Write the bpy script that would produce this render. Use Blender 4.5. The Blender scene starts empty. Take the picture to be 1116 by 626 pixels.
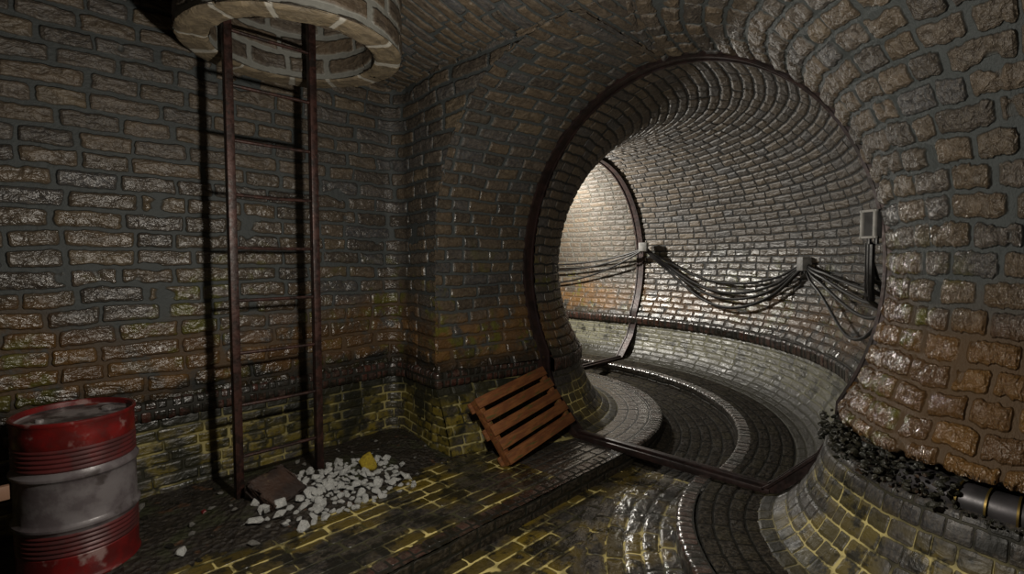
import bpy, bmesh, math, random
import numpy as np
from mathutils import Vector, Matrix
random.seed(7); rng = np.random.default_rng(5)
scn = bpy.context.scene; COL = scn.collection
PI = math.pi

# ------------------------------------------------------------------ node helpers
class N:
    def __init__(s, name):
        s.m = bpy.data.materials.new(name); s.m.use_nodes = True
        s.t = s.m.node_tree; s.t.nodes.clear()
        s.out = s.t.nodes.new('ShaderNodeOutputMaterial')
    def n(s, typ, **kw):
        x = s.t.nodes.new(typ)
        for k, v in kw.items(): setattr(x, k, v)
        return x
    def link(s, a, b): s.t.links.new(a, b)
    def put(s, sock, v):
        if hasattr(v, 'is_linked'): s.link(v, sock)
        elif v is not None:
            if sock.type == 'RGBA' and len(v) == 3: v = (*v, 1)
            sock.default_value = v
    def M(s, op, a, b=None, c=None, clamp=False):
        x = s.n('ShaderNodeMath', operation=op, use_clamp=clamp)
        s.put(x.inputs[0], a)
        if b is not None: s.put(x.inputs[1], b)
        if c is not None: s.put(x.inputs[2], c)
        return x.outputs[0]
    def V(s, op, a, b=None):
        x = s.n('ShaderNodeVectorMath', operation=op); s.put(x.inputs[0], a)
        if b is not None: s.put(x.inputs[1], b)
        return x.outputs[0]
    def scale(s, a, f):
        x = s.n('ShaderNodeVectorMath', operation='SCALE'); s.put(x.inputs[0], a); s.put(x.inputs['Scale'], f)
        return x.outputs[0]
    def xyz(s, x, y, z=0.0):
        c = s.n('ShaderNodeCombineXYZ'); s.put(c.inputs[0], x); s.put(c.inputs[1], y); s.put(c.inputs[2], z); return c.outputs[0]
    def sep(s, v):
        c = s.n('ShaderNodeSeparateXYZ'); s.put(c.inputs[0], v); return c.outputs
    def noise(s, v, sc, det=3, rough=.55, dist=0.0, col=False):
        x = s.n('ShaderNodeTexNoise'); s.put(x.inputs['Vector'], v); x.inputs['Scale'].default_value = sc
        x.inputs['Detail'].default_value = det; x.inputs['Roughness'].default_value = rough; x.inputs['Distortion'].default_value = dist
        return x.outputs['Color' if col else 'Fac']
    def white(s, v):
        x = s.n('ShaderNodeTexWhiteNoise', noise_dimensions='3D'); s.put(x.inputs['Vector'], v); return x.outputs['Value']
    def sm(s, v, a, b, o0=0.0, o1=1.0):
        x = s.n('ShaderNodeMapRange', interpolation_type='SMOOTHSTEP'); s.put(x.inputs[0], v)
        s.put(x.inputs[1], a); s.put(x.inputs[2], b); s.put(x.inputs[3], o0); s.put(x.inputs[4], o1); return x.outputs[0]
    def lin(s, v, a, b, o0=0.0, o1=1.0):
        x = s.n('ShaderNodeMapRange'); s.put(x.inputs[0], v)
        s.put(x.inputs[1], a); s.put(x.inputs[2], b); s.put(x.inputs[3], o0); s.put(x.inputs[4], o1); return x.outputs[0]
    def mix(s, f, a, b, mode='MIX'):
        x = s.n('ShaderNodeMix', data_type='RGBA', blend_type=mode); s.put(x.inputs[0], f); s.put(x.inputs[6], a); s.put(x.inputs[7], b); return x.outputs[2]
    def ramp(s, v, stops, interp='LINEAR'):
        x = s.n('ShaderNodeValToRGB'); s.put(x.inputs[0], v); e = x.color_ramp; e.interpolation = interp
        while len(e.elements) < len(stops): e.elements.new(.5)
        for k, (p, c) in zip(e.elements, stops): k.position = p; k.color = (*c, 1)
        return x.outputs[0]
    def finish(s, col, rough, disp=None, crough=.2, bump=None, metal=0.0, coat=0.0, spec=.5, both=False, bstr=1.0, bdist=.01):
        b = s.n('ShaderNodeBsdfPrincipled')
        s.put(b.inputs['Base Color'], col); s.put(b.inputs['Roughness'], rough); s.put(b.inputs['Metallic'], metal)
        s.put(b.inputs['Coat Weight'], coat); b.inputs['Coat Roughness'].default_value = crough
        s.put(b.inputs['Specular IOR Level'], spec)
        s.link(b.outputs[0], s.out.inputs[0])
        if bump is not None:
            q = s.n('ShaderNodeBump'); q.inputs['Strength'].default_value = bstr; q.inputs['Distance'].default_value = bdist
            s.put(q.inputs['Height'], bump); s.link(q.outputs[0], b.inputs['Normal']); s.link(q.outputs[0], b.inputs['Coat Normal'])
        if disp is not None:
            d = s.n('ShaderNodeDisplacement'); d.inputs['Midlevel'].default_value = 0; d.inputs['Scale'].default_value = 1
            s.put(d.inputs['Height'], disp); s.link(d.outputs[0], s.out.inputs['Displacement'])
            s.m.displacement_method = 'BOTH' if both else 'BUMP'
        return s.m

def masonry(name, h, L, mort, H, stops, mortar, warp=.02, bulge=.006, k=0.0, Ltot=5.0, zone='wall', rough=(.25, .6), patch=.0, seed=0.0, coat=0.0, both=True, sp=.5, crough=.2, wtop=2.3, och=0.0):
    """courses of stone or brick laid on the surface's own u,v in metres"""
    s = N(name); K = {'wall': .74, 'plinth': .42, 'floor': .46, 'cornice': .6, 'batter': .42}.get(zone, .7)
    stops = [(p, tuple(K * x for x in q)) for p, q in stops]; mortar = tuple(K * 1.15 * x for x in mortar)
    uv = s.n('ShaderNodeTexCoord').outputs['UV']
    P = s.n('ShaderNodeNewGeometry').outputs['Position']
    uv0 = s.V('ADD', uv, (seed, seed * .37, 0))
    w1 = s.scale(s.V('SUBTRACT', s.noise(uv0, 2.2, 1, col=True), (.5, .5, .5)), warp * 2.6)
    w2 = s.scale(s.V('SUBTRACT', s.noise(uv0, 13, 2, col=True), (.5, .5, .5)), warp * 1.3)
    u, v, _ = s.sep(s.V('ADD', s.V('ADD', uv, w1), w2))
    vr = s.M('DIVIDE', v, h); row = s.M('FLOOR', vr); fr = s.M('FRACT', vr)
    Lr = L
    if k:
        sc = s.M('SUBTRACT', 1.0, s.M('MULTIPLY', k, s.M('COSINE', s.M('MULTIPLY', s.M('SUBTRACT', s.M('MULTIPLY', s.M('ADD', row, .5), h), .85), PI / Ltot))))
        u = s.M('MULTIPLY', u, sc)
    rr = s.white(s.xyz(row, seed + 3.1))
    us = s.M('ADD', s.M('DIVIDE', u, L), s.M('MULTIPLY', rr, 17.3))
    us = s.M('ADD', us, s.M('MULTIPLY', s.noise(s.xyz(s.M('MULTIPLY', us, .9), s.M('MULTIPLY', row, 5.3), seed), 1.0, 0), .95))
    cell = s.M('FLOOR', us); fu = s.M('FRACT', us)
    cid = s.xyz(cell, row, seed)
    r1 = s.white(cid); r2 = s.white(s.V('ADD', cid, (31.3, 11.7, 5.1))); r3 = s.white(s.V('ADD', cid, (71.3, 1.7, 9.1)))
    du = s.M('MULTIPLY', s.M('MINIMUM', fu, s.M('SUBTRACT', 1.0, fu)), Lr)
    dv = s.M('MULTIPLY', s.M('MINIMUM', fr, s.M('SUBTRACT', 1.0, fr)), h)
    r = min(h, L) * .24
    qa = s.M('MAXIMUM', s.M('SUBTRACT', r, du), 0.0); qb = s.M('MAXIMUM', s.M('SUBTRACT', r, dv), 0.0)
    d = s.M('SUBTRACT', r, s.M('SQRT', s.M('ADD', s.M('MULTIPLY', qa, qa), s.M('MULTIPLY', qb, qb))))
    big = s.noise(uv0, .9, 3); mid = s.noise(uv0, 7, 3); fine = s.noise(uv0, 38, 4, .65)
    rock = s.noise(s.V('MULTIPLY', uv0, (1, 1.7, 1)), 11, 3, .58, .5)
    m2 = mort * .5
    if patch:                     # places where mortar was smeared over the stones
        d = s.M('SUBTRACT', d, s.M('MULTIPLY', s.sm(s.noise(uv0, 3.1, 2), .60, .72), patch))
    mask = s.sm(d, m2, m2 + mort * .55)
    dome = s.sm(d, m2, m2 + h * .26)
    hh = s.M('MULTIPLY', mask, s.lin(r2, 0, 1, .45, 1.0))
    hgt = s.M('MULTIPLY', s.M('ADD', s.M('MULTIPLY', hh, .55), s.M('MULTIPLY', dome, .45)), H)
    hgt = s.M('ADD', hgt, s.M('MULTIPLY', s.M('MULTIPLY', s.M('SUBTRACT', rock, .5), mask), bulge * 3.0))
    hgt = s.M('ADD', hgt, s.M('MULTIPLY', s.M('SUBTRACT', fine, .5), bulge * .55))
    hgt = s.M('ADD', hgt, s.M('MULTIPLY', s.M('SUBTRACT', mid, .5), bulge * .9))
    # colour
    c = s.ramp(r1, stops)
    c = s.mix(s.sm(rock, .3, .75), s.mix(.55, c, (.012, .010, .009), 'MIX'), c)
    c = s.mix(s.sm(fine, .35, .75, 0, .3), c, (.20, .165, .12))
    mc = s.mix(s.noise(uv0, 20, 3), tuple(x * .75 for x in mortar), tuple(x * 1.2 for x in mortar))
    z = s.sep(P)[2]
    n3 = s.noise(P, 1.7, 3); n4 = s.noise(P, 5.5, 4, .65); n5 = s.noise(s.V('ADD', P, (9, 4, 2)), 2.6, 3)
    rg = s.lin(s.noise(uv0, 5, 3), .3, .7, rough[0], rough[1])
    if zone == 'wall': rg = s.M('MAXIMUM', rg, s.sm(z, wtop - .8, wtop, 0, .55))
    wet = 1.0
    if zone == 'wall':
        wet = s.M('MULTIPLY', s.sm(s.M('ADD', z, s.M('MULTIPLY', s.M('SUBTRACT', n3, .5), .8)), wtop, wtop - .9, .06, 1.0), s.sm(n5, .35, .55, .35, 1.0))
        zz = s.M('ADD', z, s.M('MULTIPLY', s.M('SUBTRACT', n3, .5), .9))
        ochre = s.M('MULTIPLY', s.sm(zz, 1.28 + och, .92 + och), s.sm(n4, .36 - och, .52 - och))
        c = s.mix(s.M('MULTIPLY', ochre, .68), c, s.mix(r3, (.17, .080, .014), (.085, .038, .009)))
        mc = s.mix(s.M('MULTIPLY', ochre, .72), mc, (.085, .042, .010))
        moss = s.M('MULTIPLY', s.sm(n5, .50, .60), s.M('MULTIPLY', s.sm(zz, 1.7, 1.3), s.sm(s.noise(P, 9, 2), .45, .6)))
        c = s.mix(s.M('MULTIPLY', moss, .8), c, (.085, .085, .012))
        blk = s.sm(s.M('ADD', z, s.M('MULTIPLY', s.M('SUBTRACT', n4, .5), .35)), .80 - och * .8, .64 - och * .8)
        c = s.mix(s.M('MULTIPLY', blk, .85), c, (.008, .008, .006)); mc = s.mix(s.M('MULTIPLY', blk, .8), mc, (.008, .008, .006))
    elif zone == 'plinth':
        c = s.mix(s.sm(n4, .40, .56), c, s.mix(r3, (.155, .118, .018), (.055, .046, .010))); mc = s.mix(.5, mc, (.50, .42, .16))
        top = s.sm(s.M('ADD', z, s.M('MULTIPLY', s.M('SUBTRACT', n4, .5), .25)), .34, .46)
        g = s.M('MAXIMUM', s.sm(n5, .50, .60), top)
        c = s.mix(s.M('MULTIPLY', g, .93), c, (.010, .011, .007)); mc = s.mix(s.M('MULTIPLY', g, .7), mc, (.03, .03, .012))
        c = s.mix(s.sm(n4, .55, .66, 0, .9), c, (.014, .014, .006))
        mc = s.mix(s.sm(s.noise(P, 7.0, 3), .44, .56), mc, (.018, .017, .008))
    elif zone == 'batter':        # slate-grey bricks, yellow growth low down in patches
        zz = s.M('ADD', z, s.M('MULTIPLY', s.M('SUBTRACT', n3, .5), .7))
        y_ = s.M('MULTIPLY', s.sm(zz, .42, .26), s.sm(n5, .40, .52))
        c = s.mix(s.M('MULTIPLY', y_, s.lin(r3, 0, 1, .5, 1)), c, s.mix(r2, (.15, .108, .014), (.05, .042, .010)))
        mc = s.mix(y_, s.mix(.8, mc, (.015, .014, .010)), (.52, .44, .18))
        g = s.sm(n4, .54, .62)
        c = s.mix(s.M('MULTIPLY', g, .9), c, (.007, .007, .005)); mc = s.mix(s.M('MULTIPLY', g, .85), mc, (.008, .008, .005))
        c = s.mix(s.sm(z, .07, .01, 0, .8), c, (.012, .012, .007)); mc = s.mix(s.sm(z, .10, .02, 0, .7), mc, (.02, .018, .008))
    elif zone == 'pale':          # pale batter of the bend, grimy in patches, darker towards its foot
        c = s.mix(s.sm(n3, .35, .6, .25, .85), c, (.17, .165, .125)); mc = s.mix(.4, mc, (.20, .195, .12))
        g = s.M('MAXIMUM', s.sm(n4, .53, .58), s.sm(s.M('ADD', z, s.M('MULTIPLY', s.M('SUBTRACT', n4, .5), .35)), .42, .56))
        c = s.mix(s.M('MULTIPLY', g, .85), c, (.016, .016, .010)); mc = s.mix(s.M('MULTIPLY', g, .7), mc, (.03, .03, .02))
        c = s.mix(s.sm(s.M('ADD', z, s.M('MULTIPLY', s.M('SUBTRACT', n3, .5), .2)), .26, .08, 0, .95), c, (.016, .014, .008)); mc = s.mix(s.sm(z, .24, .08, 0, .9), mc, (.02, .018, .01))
    elif zone == 'floor':
        yel = s.sm(n5, .40, .54)
        c = s.mix(s.M('MULTIPLY', yel, s.lin(r3, 0, 1, .5, 1)), c, s.mix(r2, (.150, .105, .014), (.045, .034, .007)))
        mc = s.mix(yel, s.mix(.75, mc, (.02, .02, .012)), s.mix(s.sm(s.noise(P, 8, 2), .36, .48, 1, 0), (.55, .46, .18), (.05, .045, .015)))
        g = s.sm(n4, .49, .58)
        c = s.mix(s.M('MULTIPLY', g, .9), c, (.010, .010, .008)); mc = s.mix(s.M('MULTIPLY', g, .8), mc, (.014, .013, .008))
    elif zone == 'cornice':
        c = s.mix(s.sm(n4, .42, .6), c, (.012, .011, .008)); mc = s.mix(.85, mc, (.015, .014, .01))
    col = s.mix(mask, mc, c)
    rgh = s.M('ADD', s.M('MULTIPLY', mask, rg), s.M('MULTIPLY', s.M('SUBTRACT', 1.0, mask), .62))
    return s.finish(col, rgh, disp=hgt, both=both, crough=crough, coat=s.M('MULTIPLY', s.M('MULTIPLY', mask, wet), coat) if coat else 0.0, spec=s.M('ADD', s.M('MULTIPLY', mask, sp - .1 - .2 * (sp > .3)), .1 + .2 * (sp > .3)))

STONE = [(0, (.060, .052, .046)), (.25, (.105, .080, .055)), (.5, (.15, .108, .068)), (.72, (.082, .085, .092)), (.88, (.13, .094, .058)), (1, (.19, .145, .092))]
BROWN = [(0, (.070, .052, .038)), (.4, (.125, .085, .050)), (.7, (.10, .085, .070)), (1, (.17, .115, .066))]
LOWER = [(0, (.055, .050, .035)), (.4, (.10, .095, .045)), (.7, (.04, .04, .042)), (1, (.15, .135, .06))]
DARK = [(0, (.030, .030, .032)), (.4, (.065, .060, .05)), (.7, (.045, .045, .05)), (1, (.09, .08, .06))]
RED = [(0, (.060, .018, .014)), (.5, (.13, .034, .024)), (1, (.055, .022, .02))]
MG = (.062, .070, .070)
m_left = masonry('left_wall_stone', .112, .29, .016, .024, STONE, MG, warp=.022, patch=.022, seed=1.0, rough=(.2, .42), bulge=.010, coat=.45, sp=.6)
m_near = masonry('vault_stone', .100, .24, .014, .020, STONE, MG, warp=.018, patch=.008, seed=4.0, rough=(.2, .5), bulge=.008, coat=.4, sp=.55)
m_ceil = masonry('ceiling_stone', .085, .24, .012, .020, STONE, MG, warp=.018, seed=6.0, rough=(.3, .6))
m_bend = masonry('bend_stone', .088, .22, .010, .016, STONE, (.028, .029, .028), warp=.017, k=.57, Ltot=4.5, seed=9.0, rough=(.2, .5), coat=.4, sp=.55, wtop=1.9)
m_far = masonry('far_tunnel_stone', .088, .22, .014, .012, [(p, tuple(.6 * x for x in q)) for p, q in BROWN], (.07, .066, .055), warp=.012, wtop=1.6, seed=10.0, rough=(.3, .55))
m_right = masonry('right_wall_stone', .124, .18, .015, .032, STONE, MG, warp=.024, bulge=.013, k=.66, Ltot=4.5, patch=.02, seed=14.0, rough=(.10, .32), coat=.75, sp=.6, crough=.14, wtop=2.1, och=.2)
m_shaft = masonry('shaft_stone', .125, .30, .024, .022, BROWN, (.20, .20, .18), warp=.02, seed=17.0, rough=(.4, .7))
m_rim = masonry('shaft_rim_stone', .40, .30, .020, .006, [(0, (.22, .17, .10)), (1, (.32, .25, .16))], (.40, .38, .33), warp=.012, seed=18.0, rough=(.5, .75), zone='none')
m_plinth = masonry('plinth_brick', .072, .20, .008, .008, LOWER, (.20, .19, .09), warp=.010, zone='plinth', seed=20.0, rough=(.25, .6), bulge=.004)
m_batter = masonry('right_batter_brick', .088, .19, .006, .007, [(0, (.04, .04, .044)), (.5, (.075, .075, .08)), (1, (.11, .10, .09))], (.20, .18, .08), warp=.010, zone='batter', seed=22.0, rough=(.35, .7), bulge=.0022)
m_pale = masonry('bend_batter_brick', .070, .19, .009, .005, LOWER, (.2, .19, .12), warp=.009, zone='pale', seed=24.0, rough=(.28, .6), bulge=.004, coat=.1)
m_corn = masonry('soldier_brick', .15, .068, .012, .014, RED, (.06, .055, .045), warp=.007, zone='cornice', seed=26.0, rough=(.15, .5), bulge=.004, coat=.3)
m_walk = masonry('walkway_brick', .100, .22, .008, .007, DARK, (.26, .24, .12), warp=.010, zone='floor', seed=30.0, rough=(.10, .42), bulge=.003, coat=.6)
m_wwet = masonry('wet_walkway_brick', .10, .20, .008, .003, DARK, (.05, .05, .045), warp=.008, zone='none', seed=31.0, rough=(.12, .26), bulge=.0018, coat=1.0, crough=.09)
m_dim = masonry('dim_floor_brick', .09, .2, .010, .007, [(0, (.006, .006, .005)), (.6, (.014, .012, .008)), (1, (.030, .027, .012))], (.010, .009, .006), warp=.010, zone='none', seed=41.0, rough=(.6, .95), bulge=.006, sp=.12)  # near-black brick: the weak light on these floors is put into the colour
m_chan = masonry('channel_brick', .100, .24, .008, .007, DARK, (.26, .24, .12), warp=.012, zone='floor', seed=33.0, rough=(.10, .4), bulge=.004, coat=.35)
m_ckerb = masonry('coping_brick', .15, .075, .009, .006, [(0, (.08, .03, .025)), (.6, (.11, .05, .04)), (1, (.05, .04, .04))], (.02, .02, .018), warp=.006, zone='cornice', seed=36.0, rough=(.10, .35), bulge=.003, coat=.8)
m_kface = masonry('kerb_face_brick', .07, .2, .01, .006, [(0, (.008, .007, .006)), (1, (.018, .014, .01))], (.02, .02, .015), zone='none', seed=38.0, rough=(.3, .6), bulge=.004)

def dirt_mat():
    s = N('wet_dirt'); P = s.n('ShaderNodeNewGeometry').outputs['Position']
    a = s.noise(P, 4, 4, .6); b = s.noise(P, 22, 5, .7); v = s.n('ShaderNodeTexVoronoi'); s.put(v.inputs['Vector'], P); v.inputs['Scale'].default_value = 30
    c = s.ramp(b, [(.25, (.005, .004, .003)), (.5, (.020, .015, .011)), (.75, (.060, .050, .036))])
    c = s.mix(s.sm(a, .52, .66), c, (.028, .030, .010)); c = s.mix(s.sm(s.noise(P, 9, 2), .66, .72, 0, .7), c, (.10, .045, .02))
    h = s.M('ADD', s.M('MULTIPLY', b, .03), s.M('MULTIPLY', v.outputs['Distance'], .02))
    return s.finish(c, s.lin(a, .3, .7, .35, .8), disp=h, both=False)
m_dirt = dirt_mat()

def simple(name, c1, c2, sc=9, rough=(.4, .7), metal=0.0, bump=.4, bd=.004, c3=None, t=(.4, .6), stretch=(1, 1, 1), coat=0.0, t3=(.58, .66)):
    s = N(name); O = s.V('MULTIPLY', s.n('ShaderNodeTexCoord').outputs['Object'], stretch)
    a = s.noise(O, sc, 5, .6); b = s.noise(O, sc * 4, 4, .6)
    c = s.mix(s.sm(a, *t), c1, c2)
    if c3: c = s.mix(s.sm(s.noise(s.V('ADD', O, (5, 2, 8)), sc * .8, 4, .6), *t3), c, c3)
    return s.finish(c, s.lin(b, .3, .7, *rough), bump=s.M('ADD', s.M('MULTIPLY', a, .5), b), bstr=bump, bdist=bd, metal=metal, coat=coat)
m_iron = simple('rusty_iron', (.020, .010, .008), (.050, .021, .016), 14, (.35, .6), .35, c3=(.02, .014, .012))
m_ring = simple('rusted_ring_steel', (.017, .011, .010), (.034, .018, .016), 9, (.35, .6), .3, c3=(.03, .02, .022))
m_red = simple('worn_red_paint', (.145, .007, .007), (.08, .006, .006), 9, (.3, .5), 0.0, .3, .002, c3=(.24, .15, .14), t3=(.58, .70), coat=.2)
m_drum = simple('scuffed_white_paint', (.15, .135, .14), (.09, .075, .08), 9, (.3, .55), .1, .4, .002, c3=(.055, .045, .045), t3=(.56, .68))
m_drumd = simple('drum_band_dark', (.10, .02, .02), (.06, .018, .018), 8, (.35, .55), .2, .3, .002)
m_lid = simple('drum_lid_steel', (.26, .24, .24), (.05, .04, .04), 7, (.35, .6), .3, .3, .002, c3=(.16, .03, .02))
m_wood = simple('pallet_wood', (.125, .040, .011), (.19, .070, .018), 7, (.5, .8), 0, .7, .004, c3=(.08, .060, .012), stretch=(1, 6, 6))
m_black = simple('black_rubber', (.004, .004, .004), (.008, .007, .007), 20, (.3, .5), 0, .2, .001)
m_box = simple('grey_box_plastic', (.20, .20, .19), (.28, .27, .26), 18, (.45, .65), 0, .2, .001, c3=(.18, .17, .15))
m_boxd = simple('dark_grey_box', (.05, .05, .05), (.07, .07, .07), 14, (.4, .6), 0, .2, .001)
m_boxf = simple('grey_frame', (.30, .30, .28), (.38, .37, .35), 18, (.45, .65), 0, .2, .001)
m_pipe = simple('dull_steel_pipe', (.07, .065, .07), (.04, .038, .04), 8, (.35, .5), .5, .2, .001)
m_brass = simple('brass_collar', (.20, .14, .04), (.12, .08, .025), 10, (.3, .5), .8, .2, .001)
m_white = simple('plaster_rubble', (.46, .47, .46), (.62, .62, .59), 8, (.6, .9), 0, .8, .01, c3=(.24, .23, .21))
m_grey = simple('grey_rubble', (.16, .155, .14), (.24, .23, .21), 9, (.6, .9), 0, .8, .01, c3=(.09, .08, .06))
m_yel = simple('yellow_block', (.42, .31, .02), (.30, .21, .015), 6, (.5, .8), 0, .8, .01, c3=(.2, .16, .03))
m_brn = simple('brown_slab', (.045, .024, .016), (.022, .013, .010), 5, (.5, .8), 0, .8, .012, c3=(.10, .07, .04))
m_rock = simple('dark_rubble', (.012, .013, .009), (.028, .026, .016), 7, (.3, .7), 0, 1, .012, c3=(.05, .026, .015))
m_plankend = simple('plank_wood', (.16, .085, .05), (.22, .12, .075), 6, (.6, .8), 0, .5, .003)

# ------------------------------------------------------------------ mesh helpers
def grid(name, P, UV, mat, inside, kind='structure', parent=None, smooth=True):
    P = np.asarray(P, float); nu, nv = P.shape[:2]
    idx = np.arange(nu * nv).reshape(nu, nv)
    f = np.stack([idx[:-1, :-1], idx[1:, :-1], idx[1:, 1:], idx[:-1, 1:]], -1).reshape(-1, 4)
    V = P.reshape(-1, 3); ctr = V[f].mean(1); nn = np.cross(V[f[:, 2]] - V[f[:, 0]], V[f[:, 3]] - V[f[:, 1]])
    ins = np.asarray(inside(ctr), float)
    if (np.einsum('ij,ij->i', nn, ins - ctr)).sum() < 0: f = f[:, ::-1]
    me = bpy.data.meshes.new(name); me.from_pydata(V.tolist(), [], f.tolist())
    uvl = me.uv_layers.new(name='UVMap'); uvv = np.asarray(UV, float).reshape(-1, 2)
    uvl.data.foreach_set('uv', uvv[f.reshape(-1)].reshape(-1))
    me.polygons.foreach_set('use_smooth', [smooth] * len(f)); me.materials.append(mat); me.update()
    o = bpy.data.objects.new(name, me); COL.objects.link(o)
    if kind: o['kind'] = kind
    if parent: o.parent = parent
    return o
def pt(p): return lambda c: np.broadcast_to(np.array(p, float), c.shape)
def resample(pts, step):
    pts = np.array(pts, float); d = np.r_[0, np.cumsum(np.linalg.norm(np.diff(pts, axis=0), axis=1))]
    n = max(2, int(d[-1] / step) + 1); t = np.linspace(0, d[-1], n)
    return np.stack([np.interp(t, d, pts[:, i]) for i in range(pts.shape[1])], 1), t
def smooth_poly(pts, it=2):
    pts = np.array(pts, float)
    for _ in range(it):
        q = np.empty((2 * len(pts) - 2, pts.shape[1])); q[0::2] = pts[:-1] * .75 + pts[1:] * .25; q[1::2] = pts[:-1] * .25 + pts[1:] * .75
        pts = np.vstack([pts[:1], q, pts[-1:]])
    return pts

# ------------------------------------------------------------------ setting : dimensions
YA = 1.80            # tunnel axis (runs along x), ring plane x = 3.5
XR = 3.50
CB = (3.55, 4.15); RB = 2.40          # far bend, turns to +y
CN = (3.50, -.20); RN = 2.00          # near bend, turns to -y
A, B, ZC = 1.37, 1.50, 1.45
def upper_profile(z0=.62, n=90):
    """half profile from springing (offset, z) to crown"""
    t0 = math.asin((z0 - ZC) / B)
    t = np.linspace(t0, PI / 2, n); return np.stack([A * np.cos(t), ZC + B * np.sin(t)], 1)
UP, UPs = resample(upper_profile(), .014)
BAT = smooth_poly([(.75, 0), (.88, .03), (1.02, .18), (1.10, .36), (1.15, .50)], 2)

def bend_xy(theta, off):             # off > 0 : outer side
    r = RB + off
    return CB[0] + r * np.sin(theta), CB[1] - r * np.cos(theta)
def path_far(s, off):
    """s along axis : bend then straight to +y"""
    L = RB * PI / 2; th = np.minimum(s, L) / RB
    x, y = bend_xy(th, off); return x, y + np.maximum(s - L, 0)
SB = RB * PI / 2
def sweep_far(name, prof, mat, s0, s1, step, side=0, vstart=0.0):
    prof, vs = resample(prof, step); S = np.arange(s0, s1 + 1e-6, step * 1.1)
    if abs(S[-1] - s1) > 1e-4: S = np.append(S, s1)
    x, y = path_far(S[:, None], prof[None, :, 0]); z = np.broadcast_to(prof[None, :, 1], x.shape)
    P = np.stack([x, y, z], -1); UVv = np.stack(np.broadcast_arrays(S[:, None], vstart + vs[None, :]), -1)
    def ins(c):
        out = np.empty_like(c)
        for i0 in range(0, len(c), 1):
            break
        d = c[:, :2] - np.array(CB); L = np.linalg.norm(d, axis=1, keepdims=True); q = np.array(CB) + d / np.maximum(L, 1e-6) * RB
        st = c[:, 1] > CB[1]; q[st, 0] = CB[0] + RB; q[st, 1] = c[st, 1]
        return np.c_[q, np.full(len(c), 1.3)]
    return grid(name, P, UVv, mat, ins)
full = np.vstack([np.c_[-UP[:, 0], UP[:, 1]], np.c_[UP[::-1, 0], UP[::-1, 1]][1:]])
sweep_far('wall_tunnel', full, m_bend, 0, SB, .018)
sweep_far('wall_back', full, m_far, SB, SB + 4.0, .025)
for i, sg in enumerate((-1, 1)):
    b = np.c_[sg * BAT[:, 0], BAT[:, 1]]
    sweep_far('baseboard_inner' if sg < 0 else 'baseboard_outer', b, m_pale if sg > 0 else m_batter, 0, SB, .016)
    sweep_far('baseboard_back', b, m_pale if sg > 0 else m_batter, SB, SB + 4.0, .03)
    corn = np.array([(1.15, .50), (1.125, .51), (1.12, .60), (1.145, .625), (1.19, .63)]); corn[:, 0] *= sg
    sweep_far('trim_1', corn, m_corn, 0, SB, .014); sweep_far('trim_2', corn, m_corn, SB, SB + 4.0, .02)
    wk = [(sg * .75, 0), (sg * .42, 0)]
    sweep_far('floor', wk, m_wwet if sg < 0 else m_dim, 0, SB + 4, .02)
    cp = [(sg * .43, .004), (sg * .335, .004), (sg * .325, -.01)]
    sweep_far('trim_3', cp, m_ckerb, 0, SB + 4, .014)
    sweep_far('trim_4', [(sg * .325, -.005), (sg * .325, -.18)], m_kface, 0, SB + 4, .03)
sweep_far('floor', smooth_poly([(-.33, -.12), (-.15, -.15), (.15, -.15), (.33, -.12)], 1), m_dim, 0, SB + 4, .02)
# end wall of the far tunnel, out of sight round the corner
ye = CB[1] + 4.0
yy = np.linspace(4.4, 7.5, 60); zz = np.linspace(-.2, 3.0, 60)
grid('wall_end', np.stack([*np.broadcast_arrays(yy[:, None], ye, zz[None, :])], -1), np.stack(np.broadcast_arrays(yy[:, None], zz[None, :]), -1), m_far, pt((6, 4, 1)))

# ---- near tunnel, left half between alcove pier and ring
def sup(z, n): q = np.clip((z - ZC) / B, 0, 1); return np.clip(1 - q ** n, 0, 1) ** (1 / n)
def near_off(x, z):
    b = np.clip((x - 2.46) / (XR - 2.46), 0, 1); b = b * b * (3 - 2 * b); n = 2.4 - .4 * b
    hi = 1.36 * sup(z, n)
    lo = 1.36 * (1 - b) + b * A * np.sqrt(np.clip(1 - ((z - ZC) / B) ** 2, 0, 1))
    return np.where(z > ZC, hi, lo)
t = np.linspace(0, 1, 230); zt = .62 + (2.95 - .62) * np.sin(t * PI / 2)
xs = np.linspace(2.437, XR, 80); X, Z = np.meshgrid(xs, zt, indexing='ij'); O = near_off(X, Z)
P = np.stack([X, YA + O, Z], -1); vv = np.r_[0, np.cumsum(np.hypot(np.diff(O[40]), np.diff(zt)))]
UVn = np.stack([X, .62 + np.broadcast_to(vv, X.shape)], -1)
grid('wall_vault', P, UVn, m_near, pt((3, 1.8, 1.3)))
# return face of the pier, with the vault curve as its free edge
zr = np.linspace(.62, 2.97, 200); w = np.linspace(0, 1, 90)
yv = YA + 1.36 * sup(np.minimum(zr, 2.949), 2.4)
Y = 3.67 + (yv[None, :] - .018 - 3.67) * w[:, None]; q = np.clip((3.67 - Y) / .52, 0, None)
XX = 2.545 - .085 * np.minimum(q, 1); Zr = np.broadcast_to(zr, Y.shape)
UL = 2.64                      # running length where the return begins
grid('wall_pier', np.stack([XX, Y, Zr], -1), np.stack([UL + (3.67 - Y), Zr], -1), m_left, pt((0, 2.5, 1.5)))
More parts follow.
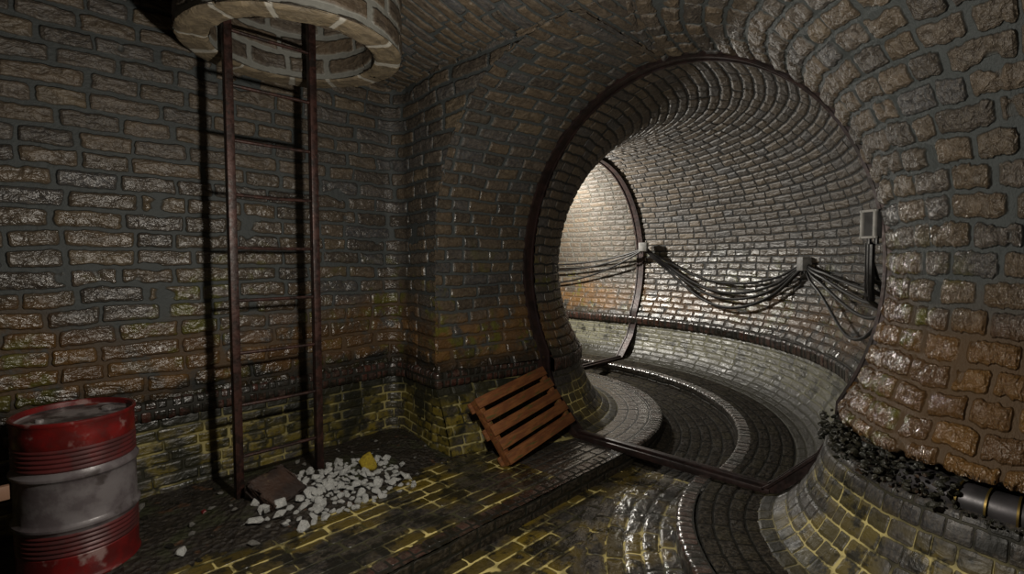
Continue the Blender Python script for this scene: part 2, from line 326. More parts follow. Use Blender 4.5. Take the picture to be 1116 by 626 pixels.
# ---- alcove wall path (plan) with rounded corner
arc = [(2.395 + .15 * math.sin(a), 3.67 + .15 * math.cos(a)) for a in np.linspace(0, PI / 2, 12)]
planA = [(-3.0, 3.82)] + arc
def wall_from_plan(name, plan, zs, mat, inside, step=.012, zoff=None, u0=0.0):
    pl, us = resample(plan, step)
    tn = np.gradient(pl, axis=0); tn /= np.linalg.norm(tn, axis=1, keepdims=True); nr = np.stack([tn[:, 1], -tn[:, 0]], 1)
    zs, vs = np.array(zs), None
    off = np.zeros(len(zs)) if zoff is None else np.array(zoff)
    P = np.empty((len(pl), len(zs), 3)); P[:, :, :2] = pl[:, None, :] + nr[:, None, :] * off[None, :, None]; P[:, :, 2] = zs
    vs = zs[0] + np.r_[0, np.cumsum(np.hypot(np.diff(zs), np.diff(off)))]
    return grid(name, P, np.stack(np.broadcast_arrays((u0 + us)[:, None], vs[None, :]), -1), mat, inside)
wall_from_plan('wall_left', planA, np.arange(.62, 3.25, .012), m_left, pt((0, 0, 1.5)), u0=UL - 5.395 - .2356)
planB = planA + [(2.46, 3.16), (2.52, 3.155), (XR, 3.0)]
zs = np.linspace(-.05, .5, 40); wall_from_plan('baseboard_left', planB, zs, m_plinth, pt((1, 0, .3)), zoff=np.interp(zs, [-.05, .15, .5], [.06, .03, 0.0]))
wall_from_plan('trim_5', planB, [.50, .505, .53, .56, .60, .612, .622, .625], m_corn, pt((1, 0, .4)), zoff=[-.01, .028, .032, .032, .032, .028, .01, -.02], step=.01)
# batter of the pier towards the ring, behind the pallet
bx = np.linspace(2.44, XR, 70); bz = np.linspace(0, 1, 34)
prof = np.array([np.interp(bz, np.linspace(0, 1, len(BAT)), BAT[:, 0]), np.interp(bz, np.linspace(0, 1, len(BAT)), BAT[:, 1])])
nearp = np.array([np.interp(bz, [0, .5, 1], [1.16, 1.24, 1.345]), np.interp(bz, [0, 1], [0, .5])])
b = ((bx - 2.44) / (XR - 2.44))[:, None]; b = b * b * (3 - 2 * b)
BO = (1 - b) * nearp[0] + b * prof[0]; BZ = (1 - b) * nearp[1] + b * prof[1]
XB = np.broadcast_to(bx[:, None], BO.shape)
grid('baseboard_vault', np.stack([XB, YA + BO, BZ], -1), np.stack([XB, BZ], -1), m_plinth, pt((3, 1.8, .8)))
# closing face of that batter towards the alcove
ef = np.stack([np.stack([np.full(34, 2.44), YA + (1 - w_) * nearp[0] + w_ * 1.40, nearp[1]], -1) for w_ in np.linspace(0, 1, 14)])
grid('baseboard_pier', ef, np.stack([ef[..., 1], ef[..., 2]], -1), m_plinth, pt((0, 2, .3)))

# ---- near bend, right wall : theta from the ring plane, towards -y
def near_xy(theta, r): return CN[0] - r * np.sin(theta), CN[1] + r * np.cos(theta)
def sweep_near(name, prof, mat, th1=PI / 2, ext=2.6, step=.014, inside=(1.8, 1.6, 1.2), th0=0.0, kind='structure', R0=RN):
    """prof given as (radius, z); follows the bend, then runs straight on to -y"""
    prof, vs = resample(prof, step); L = R0 * th1; S = np.arange(R0 * th0, L + ext + 1e-6, step * R0 / 1.3)
    th = np.minimum(S, L) / R0; x, y = near_xy(th[:, None], prof[None, :, 0]); y = y - np.maximum(S - L, 0)[:, None]
    P = np.stack([x, y, np.broadcast_to(prof[None, :, 1], x.shape)], -1)
    def ins(c):
        d = c[:, :2] - np.array(CN); q = np.array(CN) + d / np.linalg.norm(d, axis=1, keepdims=True) * RN
        st = c[:, 1] < CN[1]; q[st, 0] = CN[0] - RN; q[st, 1] = c[st, 1]
        return np.c_[q, np.full(len(c), 1.2)]
    return grid(name, P, np.stack(np.broadcast_arrays(S[:, None], vs[None, :]), -1), mat, ins, kind=kind)
RU = np.c_[RN - UP[:, 0], UP[:, 1]]
RU = np.vstack([[(RU[0, 0] - .08, .655), (RU[0, 0] - .02, .65)], RU[UP[:, 1] > .67]])
sweep_near('wall_right', RU, m_right)
sweep_near('baseboard_right', smooth_poly([(1.25, 0), (1.14, .03), (1.02, .17), (.94, .34), (.90, .50), (.86, .51)], 2), m_batter)
sweep_near('trim_6', [(.87, .505), (.74, .50), (.72, .56), (.72, .67), (.80, .665)], m_kface)
sweep_near('floor', [(1.58, 0), (1.24, 0)], m_dim)
sweep_near('trim_7', [(1.59, .004), (1.675, .004), (1.685, -.01)], m_ckerb, step=.012)
sweep_near('trim_8', [(1.682, -.005), (1.682, -.2)], m_kface)
sweep_near('floor', [(1.68, -.12), (1.80, -.125), (2.25, -.128)], m_chan)
# ---- straight floor pieces
def flat(name, x0, x1, y0, y1, z, mat, step=.02, zf=None, swap=False):
    a = np.arange(x0, x1 + 1e-6, step); b_ = np.arange(y0, y1 + 1e-6, step * .9)
    a[-1] = x1; b_[-1] = y1
    X, Y = np.meshgrid(a, b_, indexing='ij'); Z = np.full_like(X, z) if zf is None else zf(X, Y)
    return grid(name, np.stack([X, Y, Z], -1), np.stack([X, Y], -1), mat, pt((0, 1, 1.5 if z < 2 else 0)))
flat('floor', -3, 2.72, 2.16, 3.2, 0, m_walk, .016)
flat('floor', 2.70, XR + .05, 2.16, 3.2, -.002, m_wwet, .014)
flat('trim_9', -3, XR + .05, 2.065, 2.17, .004, m_ckerb, .012)
kf = np.linspace(-3, XR + .05, 220); kz = np.linspace(-.2, .0, 8)
grid('trim_10', np.stack(np.broadcast_arrays(kf[:, None], 2.067, kz[None, :]), -1), np.stack(np.broadcast_arrays(kf[:, None], kz[None, :]), -1), m_kface, pt((1, 0, .0)))
flat('floor', -3, XR + .05, -3, 2.08, -.13, m_chan, .02)
# ---- ceilings
def cz(X, Y): q = np.clip((2.46 - X) / 1.0, 0, 1); return 2.955 + .19 * q * q * (3 - 2 * q) * np.clip((Y - 1.2) / 1.0, 0, 1)
flat('ceiling', -3, XR + .02, -3, 3.85, 3.0, m_ceil, .016, zf=cz)
gx = np.linspace(-3, 3, 60); gz = np.linspace(-.2, 3.2, 50)
grid('wall_south', np.stack(np.broadcast_arrays(gx[:, None], -2.8, gz[None, :]), -1), np.stack(np.broadcast_arrays(gx[:, None], gz[None, :]), -1), m_near, pt((0, 0, 1)))
gy = np.linspace(-3, 3.9, 70)
grid('wall_west', np.stack(np.broadcast_arrays(-2.9, gy[:, None], gz[None, :]), -1), np.stack(np.broadcast_arrays(gy[:, None], gz[None, :]), -1), m_near, pt((0, 0, 1)))

# ---- dirt floor of the alcove
def fbm(X, Y, sc, seed):
    r = np.random.default_rng(seed); out = 0
    for o in range(4):
        ph = r.uniform(0, 6.28, (6,)); an = r.uniform(0, 6.28, (6,)); f = sc * 2 ** o
        out = out + sum(np.sin(f * (X * math.cos(a) + Y * math.sin(a)) + p) for a, p in zip(an, ph)) / 6 / 1.7 ** o
    return out
def dirt_h(X, Y):
    edge = 2.80 + .10 * fbm(X, Y * .3, 2.5, 3) - .14 * np.clip((1.6 - X) / 1.5, 0, 1)
    m = np.clip((Y - edge) / .35, 0, 1)
    h = -.012 + m * (.045 + .016 * fbm(X, Y, 5, 11)) + .006 * m * fbm(X, Y, 22, 8)
    h = h + .06 * np.exp(-(((X - 1.45) / .45) ** 2 + ((Y - 3.2) / .28) ** 2)) + .03 * np.exp(-(((X - 2.3) / .3) ** 2 + ((Y - 3.5) / .3) ** 2))
    return h
dd = flat('dirt', -2.9, 2.6, 2.5, 3.85, 0, m_dirt, .016, zf=dirt_h); dd['kind'] = 'stuff'
dd['label'] = 'dark wet soil and grit covering the alcove floor'; dd['category'] = 'dirt'
def gz_at(x, y): return max(0.0, float(dirt_h(np.array(x), np.array(y))))

# ------------------------------------------------------------------ thing helpers
def tag(o, label=None, cat=None, group=None, kind=None):
    if label: o['label'] = label
    if cat: o['category'] = cat
    if group: o['group'] = group
    if kind: o['kind'] = kind
    return o
def empty(name, loc=(0, 0, 0), rot=(0, 0, 0), label=None, cat=None, group=None):
    o = bpy.data.objects.new(name, None); COL.objects.link(o); o.location = loc; o.rotation_euler = rot; o.empty_display_size = .1
    return tag(o, label, cat, group)
def obj(name, bm, mat, parent=None, smooth=True, ang=35):
    bmesh.ops.recalc_face_normals(bm, faces=bm.faces)
    me = bpy.data.meshes.new(name); bm.to_mesh(me); bm.free(); me.materials.append(mat)
    if smooth:
        me.polygons.foreach_set('use_smooth', [True] * len(me.polygons))
        try: me.set_sharp_from_angle(angle=math.radians(ang))
        except Exception: pass
    o = bpy.data.objects.new(name, me); COL.objects.link(o)
    if parent: o.parent = parent
    return o
def box(bm, c, s, rot=None, bev=0.0, seg=2):
    r = bmesh.ops.create_cube(bm, size=1); vs = r['verts']
    for v in vs: v.co = Vector((v.co.x * s[0], v.co.y * s[1], v.co.z * s[2]))
    if bev:
        es = list({e for v in vs for e in v.link_edges}); rr = bmesh.ops.bevel(bm, geom=es, offset=bev, segments=seg, affect='EDGES', profile=.5)
        vs = list({v for f in rr['faces'] for v in f.verts} | {v for v in vs if v.is_valid})
    M = Matrix.Translation(c) @ (rot.to_matrix().to_4x4() if rot is not None else Matrix())
    for v in vs: v.co = M @ v.co
    return vs
def tube(bm, pts, r, n=10, caps=True, closed=False):
    pts = [Vector(p) for p in pts]; rings = []; m = len(pts); up = None
    for i, p in enumerate(pts):
        a = pts[(i - 1) % m] if (i or closed) else pts[i]; b_ = pts[(i + 1) % m] if (i < m - 1 or closed) else pts[i]
        t_ = (b_ - a).normalized()
        if up is None: up = Vector((0, 0, 1)) if abs(t_.z) < .9 else Vector((1, 0, 0))
        x = t_.cross(up).normalized(); up = x.cross(t_).normalized()
        rr = r[i] if hasattr(r, '__len__') else r
        rings.append([bm.verts.new(p + (x * math.cos(k * 2 * PI / n) + up * math.sin(k * 2 * PI / n)) * rr) for k in range(n)])
    for i in range(m if closed else m - 1):
        A_, B_ = rings[i], rings[(i + 1) % m]
        for k in range(n): bm.faces.new((A_[k], A_[(k + 1) % n], B_[(k + 1) % n], B_[k]))
    if caps and not closed: bm.faces.new(rings[0][::-1]); bm.faces.new(rings[-1])
def lathe(bm, prof, n=64, c=(0, 0, 0), cap0=False, cap1=False):
    rings = []
    for r, z in prof: rings.append([bm.verts.new((c[0] + r * math.cos(2 * PI * k / n), c[1] + r * math.sin(2 * PI * k / n), c[2] + z)) for k in range(n)])
    for a, b_ in zip(rings, rings[1:]):
        for k in range(n): bm.faces.new((a[k], a[(k + 1) % n], b_[(k + 1) % n], b_[k]))
    if cap0: bm.faces.new(rings[0][::-1])
    if cap1: bm.faces.new(rings[-1])

# ------------------------------------------------------------------ brick shaft above the ladder
SC = (1.36, 3.07); SZ = 2.72
def cyl(name, r, z0, z1, mat, out, parent=None):
    th = np.linspace(0, 2 * PI, 260); z = np.arange(z0, z1, .014)
    P = np.stack(np.broadcast_arrays(SC[0] + r * np.cos(th)[:, None], SC[1] + r * np.sin(th)[:, None], z[None, :]), -1)
    far = lambda c: np.c_[SC[0] + (c[:, 0] - SC[0]) * (3 if out else 0), SC[1] + (c[:, 1] - SC[1]) * (3 if out else 0), c[:, 2]]
    return grid(name, P, np.stack(np.broadcast_arrays((th * r)[:, None], z[None, :]), -1), mat, far)
cyl('trim_11', .60, SZ + .006, 3.25, m_shaft, True)
cyl('trim_12', .455, SZ + .006, 4.6, m_shaft, False)
th = np.linspace(0, 2 * PI, 300); rr_ = np.linspace(.45, .607, 16)
lz = SZ + .0045 * fbm(np.cos(th) * 2, np.sin(th) * 2, 4, 5)[:, None] + np.array([.012, .003] + [0] * 12 + [.004, .014])[None, :]
P = np.stack([SC[0] + rr_[None, :] * np.cos(th)[:, None], SC[1] + rr_[None, :] * np.sin(th)[:, None], lz], -1)
grid('trim_13', P, np.stack(np.broadcast_arrays((th * .53)[:, None], (.1 + rr_ - .45)[None, :]), -1), m_rim, lambda c: c - np.array([0, 0, 1.0]))
bm = bmesh.new(); bmesh.ops.create_circle(bm, cap_ends=True, segments=48, radius=.5, matrix=Matrix.Translation((SC[0], SC[1], 4.58)))
tag(obj('trim_14', bm, m_iron), kind='structure')

# ------------------------------------------------------------------ ladder
LX0, LX1, LY = 1.055, 1.56, 3.30
lad = empty('ladder', (0, 0, 0), label='rusty iron ladder rising from rubble into the brick shaft', cat='ladder')
for x in (LX0, LX1):
    bm = bmesh.new(); z0 = gz_at(x, LY) - .02
    box(bm, (x, LY, (z0 + 4.3) / 2), (.046, .050, 4.3 - z0), bev=.005)
    obj('stile', bm, m_iron, lad)
for i, z in enumerate([.306 + .317 * k for k in range(12)]):
    bm = bmesh.new(); n = 9; sag = random.uniform(-.002, .012) if i % 2 else .002
    tube(bm, [(LX0 + (LX1 - LX0) * k / n, LY, z - sag * math.sin(PI * k / n)) for k in range(n + 1)], .0105, 10)
    obj('rung', bm, m_iron, lad)

# ------------------------------------------------------------------ steel rings
def ring_profile():
    up = upper_profile(.67, 40); low = [(.755, .0), (.80, .035), (1.06, .30), (1.16, .50)]
    h_ = [(-.3, 0), (-.6, 0)]
    right = [(o, z) for o, z in low] + [tuple(p) for p in up]
    left = [(-o, z) for o, z in right[::-1]][1:]
    return right + left           # from right foot over crown to left foot
def steel_ring(name, origin, ax, along, label, group):
    """ax: unit vector across the tunnel, along: unit vector down the tunnel"""
    t_ = empty(name, origin, label=label, cat='tunnel ring', group=group)
    ax = Vector(ax); al = Vector(along); pr = ring_profile(); pr = [Vector(p) for p in pr]
    def band(parts, inn, outt, d0, d1):
        bm = bmesh.new(); rows = []
        for i, p in enumerate(parts):
            a = parts[max(i - 1, 0)]; b_ = parts[min(i + 1, len(parts) - 1)]; tg = (b_ - a).normalized(); nr = Vector((-tg.y, tg.x))
            if nr.dot(Vector((0, 1.3)) - p) < 0: nr = -nr
            q = []
            for k, (rad, dep) in enumerate(((inn, d0), (inn, d1), (outt, d1), (outt, d0))):
                c2 = p + nr * rad; q.append(bm.verts.new(ax * c2.x + Vector((0, 0, c2.y)) + al * dep))
            rows.append(q)
        for a, b_ in zip(rows, rows[1:]):
            for k in range(4): bm.faces.new((a[k], a[(k + 1) % 4], b_[(k + 1) % 4], b_[k]))
        bm.faces.new(rows[0][::-1]); bm.faces.new(rows[-1]); return bm
    obj('arch_rib', band(pr, .030, -.03, -.05, .05), m_ring, t_)
    obj('arch_flange', band(pr, .042, .026, -.060, -.042), m_ring, t_)
    obj('arch_flange', band(pr, .042, .026, .042, .060), m_ring, t_)
    bm = bmesh.new(); c = Vector((0, 0, .012)); s_ = Vector((abs(ax.x) * 1.56 + abs(al.x) * .12, abs(ax.y) * 1.56 + abs(al.y) * .12, .05))
    box(bm, c, s_, bev=.006); obj('floor_beam', bm, m_ring, t_)
    bm = bmesh.new(); s2 = Vector((abs(ax.x) * 1.52 + abs(al.x) * .05, abs(ax.y) * 1.52 + abs(al.y) * .05, .02)); box(bm, (0, 0, .045), s2, bev=.004)
    obj('beam_web', bm, m_ring, t_)
    return t_
steel_ring('tunnel_ring', (XR, YA, 0), (0, 1, 0), (1, 0, 0), 'large rusted steel ring framing the mouth of the tunnel, floor beam across the channel', None)
steel_ring('tunnel_ring', (CB[0] + RB, CB[1], 0), (1, 0, 0), (0, 1, 0), 'rusted steel ring further inside the tunnel, beyond the bend', None)

# ------------------------------------------------------------------ drum
def make_drum():
    Rd, Hd = .232, .745
    t_ = empty('oil_drum', (.305, 3.22, gz_at(.3, 3.2) - .01), label='battered red and white steel drum with ribbed bands against the stone wall', cat='barrel')
    def seg(name, pr, mat): b_ = bmesh.new(); lathe(b_, pr, 72); return obj(name, b_, mat, t_)
    def ribs(z0, z1, n=5):
        out = []
        for i in range(n):
            a = z0 + (z1 - z0) * i / n; d = (z1 - z0) / n
            out += [(Rd - .004, a), (Rd - .001, a + d * .2), (Rd + .0025, a + d * .4), (Rd + .0025, a + d * .6), (Rd - .001, a + d * .8)]
        return out + [(Rd - .004, z1)]
    def hoop(z): return [(Rd, z - .022), (Rd + .004, z - .014), (Rd + .012, z - .006), (Rd + .013, z), (Rd + .012, z + .006), (Rd + .004, z + .014), (Rd, z + .022)]
    seg('lower_shell', [(Rd - .012, 0), (Rd + .004, 0), (Rd + .007, .008), (Rd + .003, .018), (Rd, .024), (Rd, .07), (Rd, .125), (Rd - .004, .130)], m_red)
    seg('lower_ribs', ribs(.128, .235), m_drumd)
    seg('body', [(Rd - .003, .233)] + hoop(.262) + [(Rd, .34), (Rd, .42)] + hoop(.492) + [(Rd - .003, .521)], m_drum)
    seg('upper_ribs', ribs(.519, .625), m_drumd)
    seg('upper_shell', [(Rd - .004, .622), (Rd, .628), (Rd, .68), (Rd, .722), (Rd + .003, .727), (Rd + .007, .736), (Rd + .006, .745), (Rd - .002, .748), (Rd - .009, .744), (Rd - .011, .732), (Rd - .012, .715)], m_red)
    b_ = bmesh.new(); lathe(b_, [(Rd - .011, .722), (Rd - .02, .716), (Rd - .05, .720), (.10, .722), (.02, .722)], 72, cap1=True); lid = obj('lid', b_, m_lid, t_)
    for x, y, r in ((.13, .02, .03), (-.13, -.03, .017)):
        b_ = bmesh.new(); lathe(b_, [(r, .720), (r, .732), (r * .8, .736), (r * .5, .734)], 20, (x, y, 0), cap1=True); obj('bung', b_, m_lid, lid)
make_drum()

# ------------------------------------------------------------------ pallet leaning on the pier
from math import radians as R_
def make_pallet():
    # corners (top face) from the place it stands : bottom edge on the walkway, leaning back to the wall
    BL = Vector((2.60, 2.49, .035)); BR = Vector((3.47, 2.49, .035)); TL = Vector((2.52, 2.79, .47))
    U = (BR - BL); Wd = U.length; U.normalize(); Vv = (TL - BL); Hh = Vv.length; Vv.normalize()
    U = (U - Vv * U.dot(Vv)).normalized(); Nn = U.cross(Vv).normalized()
    t_ = empty('pallet', BL, label='orange-brown wooden pallet leaning on the brick pier beside the steel ring', cat='pallet')
    M = Matrix((U, Vv, Nn)).transposed().to_4x4(); t_.matrix_world = Matrix.Translation(BL) @ M
    if Nn.y > 0: raise RuntimeError('pallet side')
    n = 5; bw = .080; pitch = (Hh - bw) / (n - 1)
    for i in range(n):
        bm = bmesh.new(); dx = random.uniform(-.006, .006)
        vs = box(bm, (Wd / 2 + dx, bw / 2 + pitch * i, 0), (Wd, bw, .018), bev=.003)
        obj('deck_board', bm, m_wood, t_)
    for x in (.028, Wd - .028):
        bm = bmesh.new(); box(bm, (x, Hh / 2, -.040), (.045, Hh - .006, .062), bev=.003); obj('stringer', bm, m_wood, t_)
    for y in (.045, Hh / 2, Hh - .045):
        bm = bmesh.new(); box(bm, (Wd / 2 - .01, y, -.080), (Wd + .02, .085, .017), bev=.003); obj('bottom_board', bm, m_wood, t_)
make_pallet()

# ------------------------------------------------------------------ junction boxes and cables
def jbox(loc, rotz, s, label, framed=False):
    t_ = empty('junction_box', loc, (0, 0, rotz), label=label, cat='junction box')
    bm = bmesh.new(); box(bm, (0, 0, 0), s, bev=.006); obj('body', bm, m_boxd if framed else m_box, t_)
    if framed:
        m_box_ = m_boxf
        bm = bmesh.new(); w_, h_ = s[1], s[2]; e = .014; x = -s[0] / 2 - .006
        box(bm, (x, 0, h_ / 2 - e / 2), (.02, w_ + .01, e), bev=.003); box(bm, (x, 0, -h_ / 2 + e / 2), (.02, w_ + .01, e), bev=.003)
        box(bm, (x, w_ / 2 - e / 2, 0), (.02, e, h_), bev=.003); box(bm, (x, -w_ / 2 + e / 2, 0), (.02, e, h_), bev=.003)
        obj('lid_frame', bm, m_box_, t_)
    else:
        bm = bmesh.new(); box(bm, (-s[0] / 2 - .004, 0, 0), (.012, s[1] * .9, s[2] * .9), bev=.004); obj('cover', bm, m_box, t_)
    for yy_ in (-.25, .25):
        bm = bmesh.new(); tube(bm, [(0, yy_ * s[1], -s[2] / 2 + .004), (0, yy_ * s[1], -s[2] / 2 - .03)], .012, 10); obj('cable_gland', bm, m_black, t_)
    return t_
def outer(theta, z, gap=.05):
    off = A * math.sqrt(max(0, 1 - ((z - ZC) / B) ** 2)) - gap
    r = RB + off; return Vector((CB[0] + r * math.sin(theta), CB[1] - r * math.cos(theta), z))
th2 = math.atan2(6.2 - CB[0], CB[1] - 1.54)
B1 = Vector((7.12, 4.0, 1.70)); B2 = outer(th2, 1.46, .06); B3 = Vector((3.53, .535, 1.70))
jbox(B1, R_(15), (.10, .13, .14), 'small pale junction box on the far steel ring where cables fan out')
jbox(B2, th2 - PI / 2 + PI, (.10, .11, .15), 'small grey junction box halfway along the curved tunnel wall')
jbox(B3 - Vector((.07, .01, 0)), R_(-35), (.05, .095, .16), 'dark junction box with pale lid frame at right side of the large ring', True)
def cable(P0, P1, sag, label, r=.011, group='cables slung along the tunnel', wall=True, skew=0.0, gap=.045):
    pts = []; n = 30
    a0 = math.atan2(P0.x - CB[0], CB[1] - P0.y); a1 = math.atan2(P1.x - CB[0], CB[1] - P1.y)
    for i in range(n + 1):
        t_ = i / n; z = P0.z + (P1.z - P0.z) * t_ - sag * 4 * t_ * (1 - t_) * (1 + skew * (t_ - .5))
        if wall:
            q = outer(a0 + (a1 - a0) * t_, z, gap + .05 * math.sin(PI * t_)); e = min(1, min(t_, 1 - t_) * 8)
            l = P0.lerp(P1, t_); q = Vector((l.x * (1 - e) + q.x * e, l.y * (1 - e) + q.y * e, z))
        else:
            l = P0.lerp(P1, t_); q = Vector((l.x, l.y, z))
        pts.append(q)
    bm = bmesh.new(); tube(bm, pts, r, 8); return tag(obj('cable', bm, m_black), label, 'cable', group)
dn = lambda p, dx=0, dy=0, dz=-.09: p + Vector((dx, dy, dz))
names = ['uppermost', 'middle', 'lowest']; four = ['uppermost', 'second', 'third', 'lowest']
for i, sg in enumerate((.36, .47, .53, .62)):
    cable(dn(B1, .02, -.05, -.03 - .012 * i), dn(B2, 0, .03, -.02 - .014 * i), sg, f'black cable slung between the far ring and the middle box, {four[i]} of four', .016 + .003 * (i % 2), gap=.04 + .012 * i, skew=-.3 + .15 * i)
for i, sg in enumerate((.22, .30, .40)):
    cable(dn(B2, .0, -.04, -.01 - .012 * i), dn(B3, .06, .03, -.30 - .05 * i), sg * .75, f'black cable slung between the middle box and the large ring, {names[i]} of the shallow three', .015, gap=.05 + .015 * i)
cable(dn(B2, 0, -.03, -.07), dn(B3, .03, .02, -.10), .62, 'black cable hanging in the deepest loop between the middle box and the large ring', .014, gap=.08, skew=.5)
for i in range(2):
    bm = bmesh.new(); q = B3 + Vector((.0 + .04 * i, .005 + .02 * i, -.10)); tube(bm, [q, q + Vector((.005, 0, -.12)), q + Vector((.02, .0, -.26)), q + Vector((.07, -.0, -.33))], .018, 10)
    tag(obj('cable', bm, m_black), ['thick black cable dropping from the framed box at the ring, outer of the pair', 'thick black cable dropping from the framed box at the ring, inner of the pair'][i], 'cable', 'cables under the framed box')
for i, (z, sg) in enumerate(((1.42, .10), (1.30, .13), (1.02, .16))):
    P0 = dn(B1, 0, .05, -.04 - .012 * i); P1 = Vector((7.20, 6.6, z)); 
    bm = bmesh.new(); tube(bm, [Vector((P0.x + (P1.x - P0.x) * min(1, t_ * 3), P0.y + (P1.y - P0.y) * t_, P0.z + (P1.z - P0.z) * t_ - sg * 4 * t_ * (1 - t_) * (1.2 - .4 * t_))) for t_ in np.linspace(0, 1, 26)], .014, 8)
    tag(obj('cable', bm, m_black), ['black cable on the wall beyond the far ring, uppermost of three', 'black cable on the wall beyond the far ring, middle of three', 'black cable on the wall beyond the far ring, lowest of three'][i], 'cable', 'cables beyond the far ring')

# ------------------------------------------------------------------ pipe in the recess of the right wall
pr = .80; PZ = .528
t_ = empty('pipe', (2.7, -.2, .59), label='dull steel pipe with brass collars in the recess under the right wall', cat='pipe')
def npt(th_, r, z): x, y = near_xy(th_, r); return Vector((float(x), float(y), z)) - Vector((2.7, -.2, .59))
def nline(a, r, z):    # a in metres of arc from ring plane, then straight
    L = RN * PI / 2
    if a < L: return npt(a / RN, r, z)
    p = npt(PI / 2, r, z); return p - Vector((0, a - L, 0))
bm = bmesh.new(); tube(bm, [nline(a, pr, PZ) for a in np.linspace(1.9, 5.0, 60)], .070, 20); obj('pipe_run', bm, m_pipe, t_)
for a in (2.43, 2.64, 2.85, 3.06, 3.27, 3.48):
    bm = bmesh.new(); tube(bm, [nline(a, pr, PZ), nline(a + .018, pr, PZ)], .080, 24); obj('collar', bm, m_brass, t_)

# ------------------------------------------------------------------ rubble
def stone_mesh(name, mat, seed, flat_=.6, n=16):
    r = random.Random(seed); bm = bmesh.new()
    for _ in range(n): 
        v = Vector((r.gauss(0, 1), r.gauss(0, 1), r.gauss(0, 1))).normalized(); bm.verts.new((v.x * r.uniform(.7, 1), v.y * r.uniform(.55, .8), v.z * flat_ * r.uniform(.7, 1)))
    res = bmesh.ops.convex_hull(bm, input=list(bm.verts)); bmesh.ops.delete(bm, geom=list({g for g in res['geom_interior'] if isinstance(g, bmesh.types.BMVert)}), context='VERTS')
    bmesh.ops.bevel(bm, geom=list(bm.edges), offset=.04, segments=1, affect='EDGES')
    bmesh.ops.recalc_face_normals(bm, faces=bm.faces)
    me = bpy.data.meshes.new(name); bm.to_mesh(me); bm.free(); me.materials.append(mat); return me
protos = [stone_mesh('rubble', m_white, 40 + i, random.Random(i).uniform(.35, .65)) for i in range(7)]
gprot = [stone_mesh('rubble', m_grey, 80 + i, .5) for i in range(4)]
dprot = [stone_mesh('rubble', m_rock, 90 + i, .6) for i in range(5)]
placed = []
def put(me, x, y, s, label, cat, group, name='plaster_chunk', z=None, tilt=.35, gap=.8):
    o = bpy.data.objects.new(name, me); COL.objects.link(o); o.scale = (s * random.uniform(.8, 1.2), s, s * random.uniform(.8, 1.1))
    base = gz_at(x, y) if z is None else z
    o.location = (x, y, base + s * .28); o.rotation_euler = (random.uniform(-tilt, tilt), random.uniform(-tilt, tilt), random.uniform(0, 6.28))
    tag(o, label, cat, group); placed.append((x, y, s)); return o
def free(x, y, s, k=.85): return all((x - a) ** 2 + (y - b_) ** 2 > (k * (s + c)) ** 2 for a, b_, c in placed)
# the individual, larger pieces
special = [(1.185, 3.02, .075, protos[0], 'long white plaster slab in front of the ladder foot, largest pale piece of the heap'),
           (1.02, 2.965, .062, protos[1], 'pointed white chunk at the near tip of the heap'),
           (.66, 2.95, .045, protos[2], 'lone small pale chunk on the dirt midway between drum and ladder')]
for x, y, s, me, lb in special: put(me, x, y, s, lb, 'rubble', None)
o = put(stone_mesh('yellow_block', m_yel, 5, .75, 24), 1.83, 3.12, .10, 'yellow-ochre broken block lying on the white rubble', 'rubble', None, 'yellow_block')
# broken brown slab between the ladder's stiles
bm = bmesh.new(); vs = box(bm, (0, 0, 0), (.25, .24, .07), bev=.012, seg=2)
bmesh.ops.subdivide_edges(bm, edges=list(bm.edges), cuts=3, use_grid_fill=True)
for v in bm.verts: v.co += Vector((random.uniform(-1, 1), random.uniform(-1, 1), random.uniform(-1, 1))) * .008
sl = obj('stone_slab', bm, m_brn); sl.location = (1.21, 3.13, gz_at(1.21, 3.13) + .04); sl.rotation_euler = (R_(28), R_(-4), R_(18)); placed.append((1.24, 3.12, .12))
tag(sl, 'broken dark brown slab tilted between the feet of the ladder', 'slab')
placed += [(LX0, LY, .05), (LX1, LY, .05)]
cnt = 0; tries = 0
while cnt < 150 and tries < 9000:
    tries += 1; a = random.random(); s = random.choice((.022, .03, .036, .044, .052, .06))
    x = 1.56 + random.gauss(0, .25); y = 3.02 + random.gauss(0, .13)
    if not (1.08 < x < 2.0 and 2.76 < y < 3.34) or not free(x, y, s, .60): continue
    put(random.choice(protos), x, y, s, 'white plaster chunk in the heap at the foot of the ladder', 'rubble', 'white chunks heaped by the ladder'); cnt += 1
for i in range(60):
    x = 1.60 + random.gauss(0, .17); y = 3.04 + random.gauss(0, .08)
    if (x - 1.24) ** 2 + (y - 3.12) ** 2 < .03 or (x - 1.83) ** 2 + (y - 3.12) ** 2 < .02 or abs(x - LX1) < .06 and abs(y - LY) < .08: continue
    put(random.choice(protos), x, y, random.uniform(.022, .045), 'white plaster chunk in the heap at the foot of the ladder', 'rubble', 'white chunks heaped by the ladder', z=gz_at(x, y) + .022, tilt=.8)
cnt = 0
while cnt < 45 and tries < 20000:
    tries += 1; s = random.choice((.015, .02, .028, .035)); x = random.uniform(.55, 2.4); y = random.uniform(2.78, 3.68)
    if not free(x, y, s): continue
    put(random.choice(gprot + dprot), x, y, s, 'dark grey stone lying loose on the dirt of the alcove', 'stone', 'loose dark stones on the dirt', 'stone'); cnt += 1
put(stone_mesh('brick_shard', m_red, 12, .4), .86, 3.30, .028, 'small red shard on the dirt to the side of the drum', 'rubble', None, 'brick_shard')
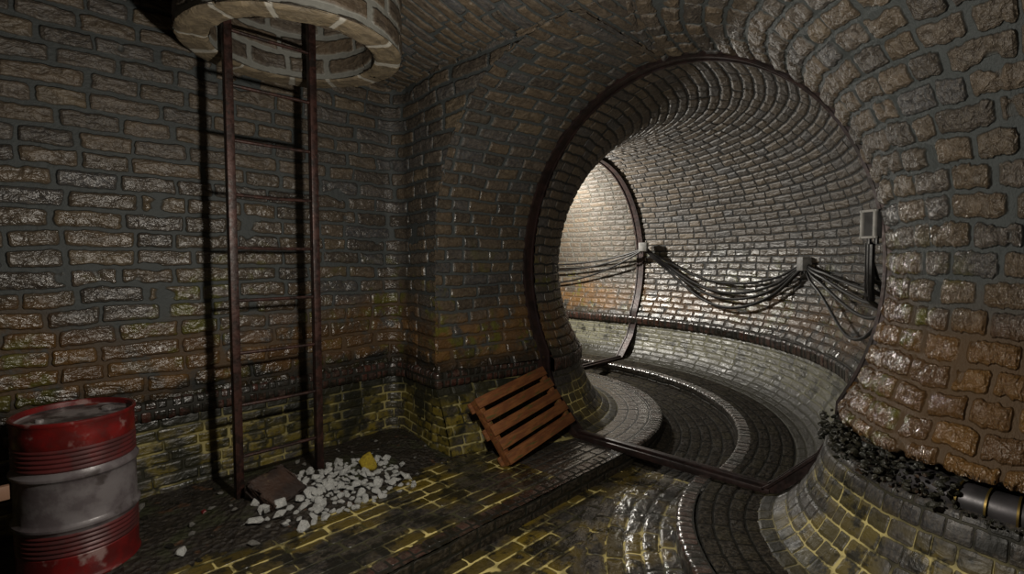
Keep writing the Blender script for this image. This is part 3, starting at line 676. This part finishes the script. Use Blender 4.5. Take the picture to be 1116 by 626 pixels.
# rubble packed in the recess of the right wall
rub = []
bm = bmesh.new()
for i in range(420):
    a = random.uniform(.15, 2.45) if i < 380 else random.uniform(2.45, 3.6); s = random.uniform(.010, .026)
    if i >= 380: s *= .55
    q = nline(a, random.uniform(.80, .95) if i < 380 else random.uniform(.88, .93), .50 + random.uniform(0, .14 if i < 380 else .02)) + Vector((2.7, -.2, .59)) 
    me = random.choice(dprot); Mx = Matrix.Translation(q) @ Matrix.Rotation(random.uniform(0, 6), 4, 'Z') @ Matrix.Rotation(random.uniform(0, 6), 4, 'X') @ Matrix.Scale(s, 4)
    b2 = bmesh.new(); b2.from_mesh(me); b2.transform(Mx); tmp = bpy.data.meshes.new('tmp'); b2.to_mesh(tmp); b2.free(); bm.from_mesh(tmp); bpy.data.meshes.remove(tmp)
tag(obj('rubble_packing', bm, m_rock, smooth=False), 'dark broken stones packed in the recess below the right wall', 'rubble', kind='stuff')

# ------------------------------------------------------------------ plank at the frame edge, by the drum
bm = bmesh.new(); box(bm, (0, 0, 0), (.5, .03, .062), bev=.004)
pk = obj('plank', bm, m_plankend); tag(pk, 'brown wooden plank end beside the drum at the photo edge', 'plank')
pk.location = (-.185, 3.10, .49)

# ------------------------------------------------------------------ light, camera
def point(name, loc, energy, color, r=.03):
    l = bpy.data.lights.new(name, 'POINT'); l.energy = energy; l.color = color; l.shadow_soft_size = r
    o = bpy.data.objects.new(name, l); COL.objects.link(o); o.location = loc; return o
point('alcove_light', (1.03, 1.2, 1.64), 122, (1, .93, .82), .05)
point('tunnel_light', (6.15, 5.2, 2.15), 285, (1, .95, .86), .06)
wd = bpy.data.worlds.new('dark'); scn.world = wd; wd.use_nodes = True
wd.node_tree.nodes['Background'].inputs[0].default_value = (.5, .6, .7, 1); wd.node_tree.nodes['Background'].inputs[1].default_value = .0
cam = bpy.data.cameras.new('camera'); co = bpy.data.objects.new('camera', cam); COL.objects.link(co)
cam.sensor_width = 36; cam.lens = 558 / 1116 * 36; cam.clip_start = .02
p_ = math.radians(3.0); a_ = math.radians(43.7)
Rv = Vector((math.sin(a_), -math.cos(a_), 0)); Fh = Vector((math.cos(a_), math.sin(a_), 0)); F = Fh * math.cos(p_) + Vector((0, 0, -math.sin(p_))); U = Rv.cross(F)
co.matrix_world = Matrix.Translation((0, 0, 1.5)) @ Matrix((Rv, U, -F)).transposed().to_4x4()
scn.camera = co
vs_ = scn.view_settings; vs_.view_transform = 'Standard'; vs_.look = 'None'; vs_.gamma = 1; vs_.exposure = 0; vs_.use_curve_mapping = False
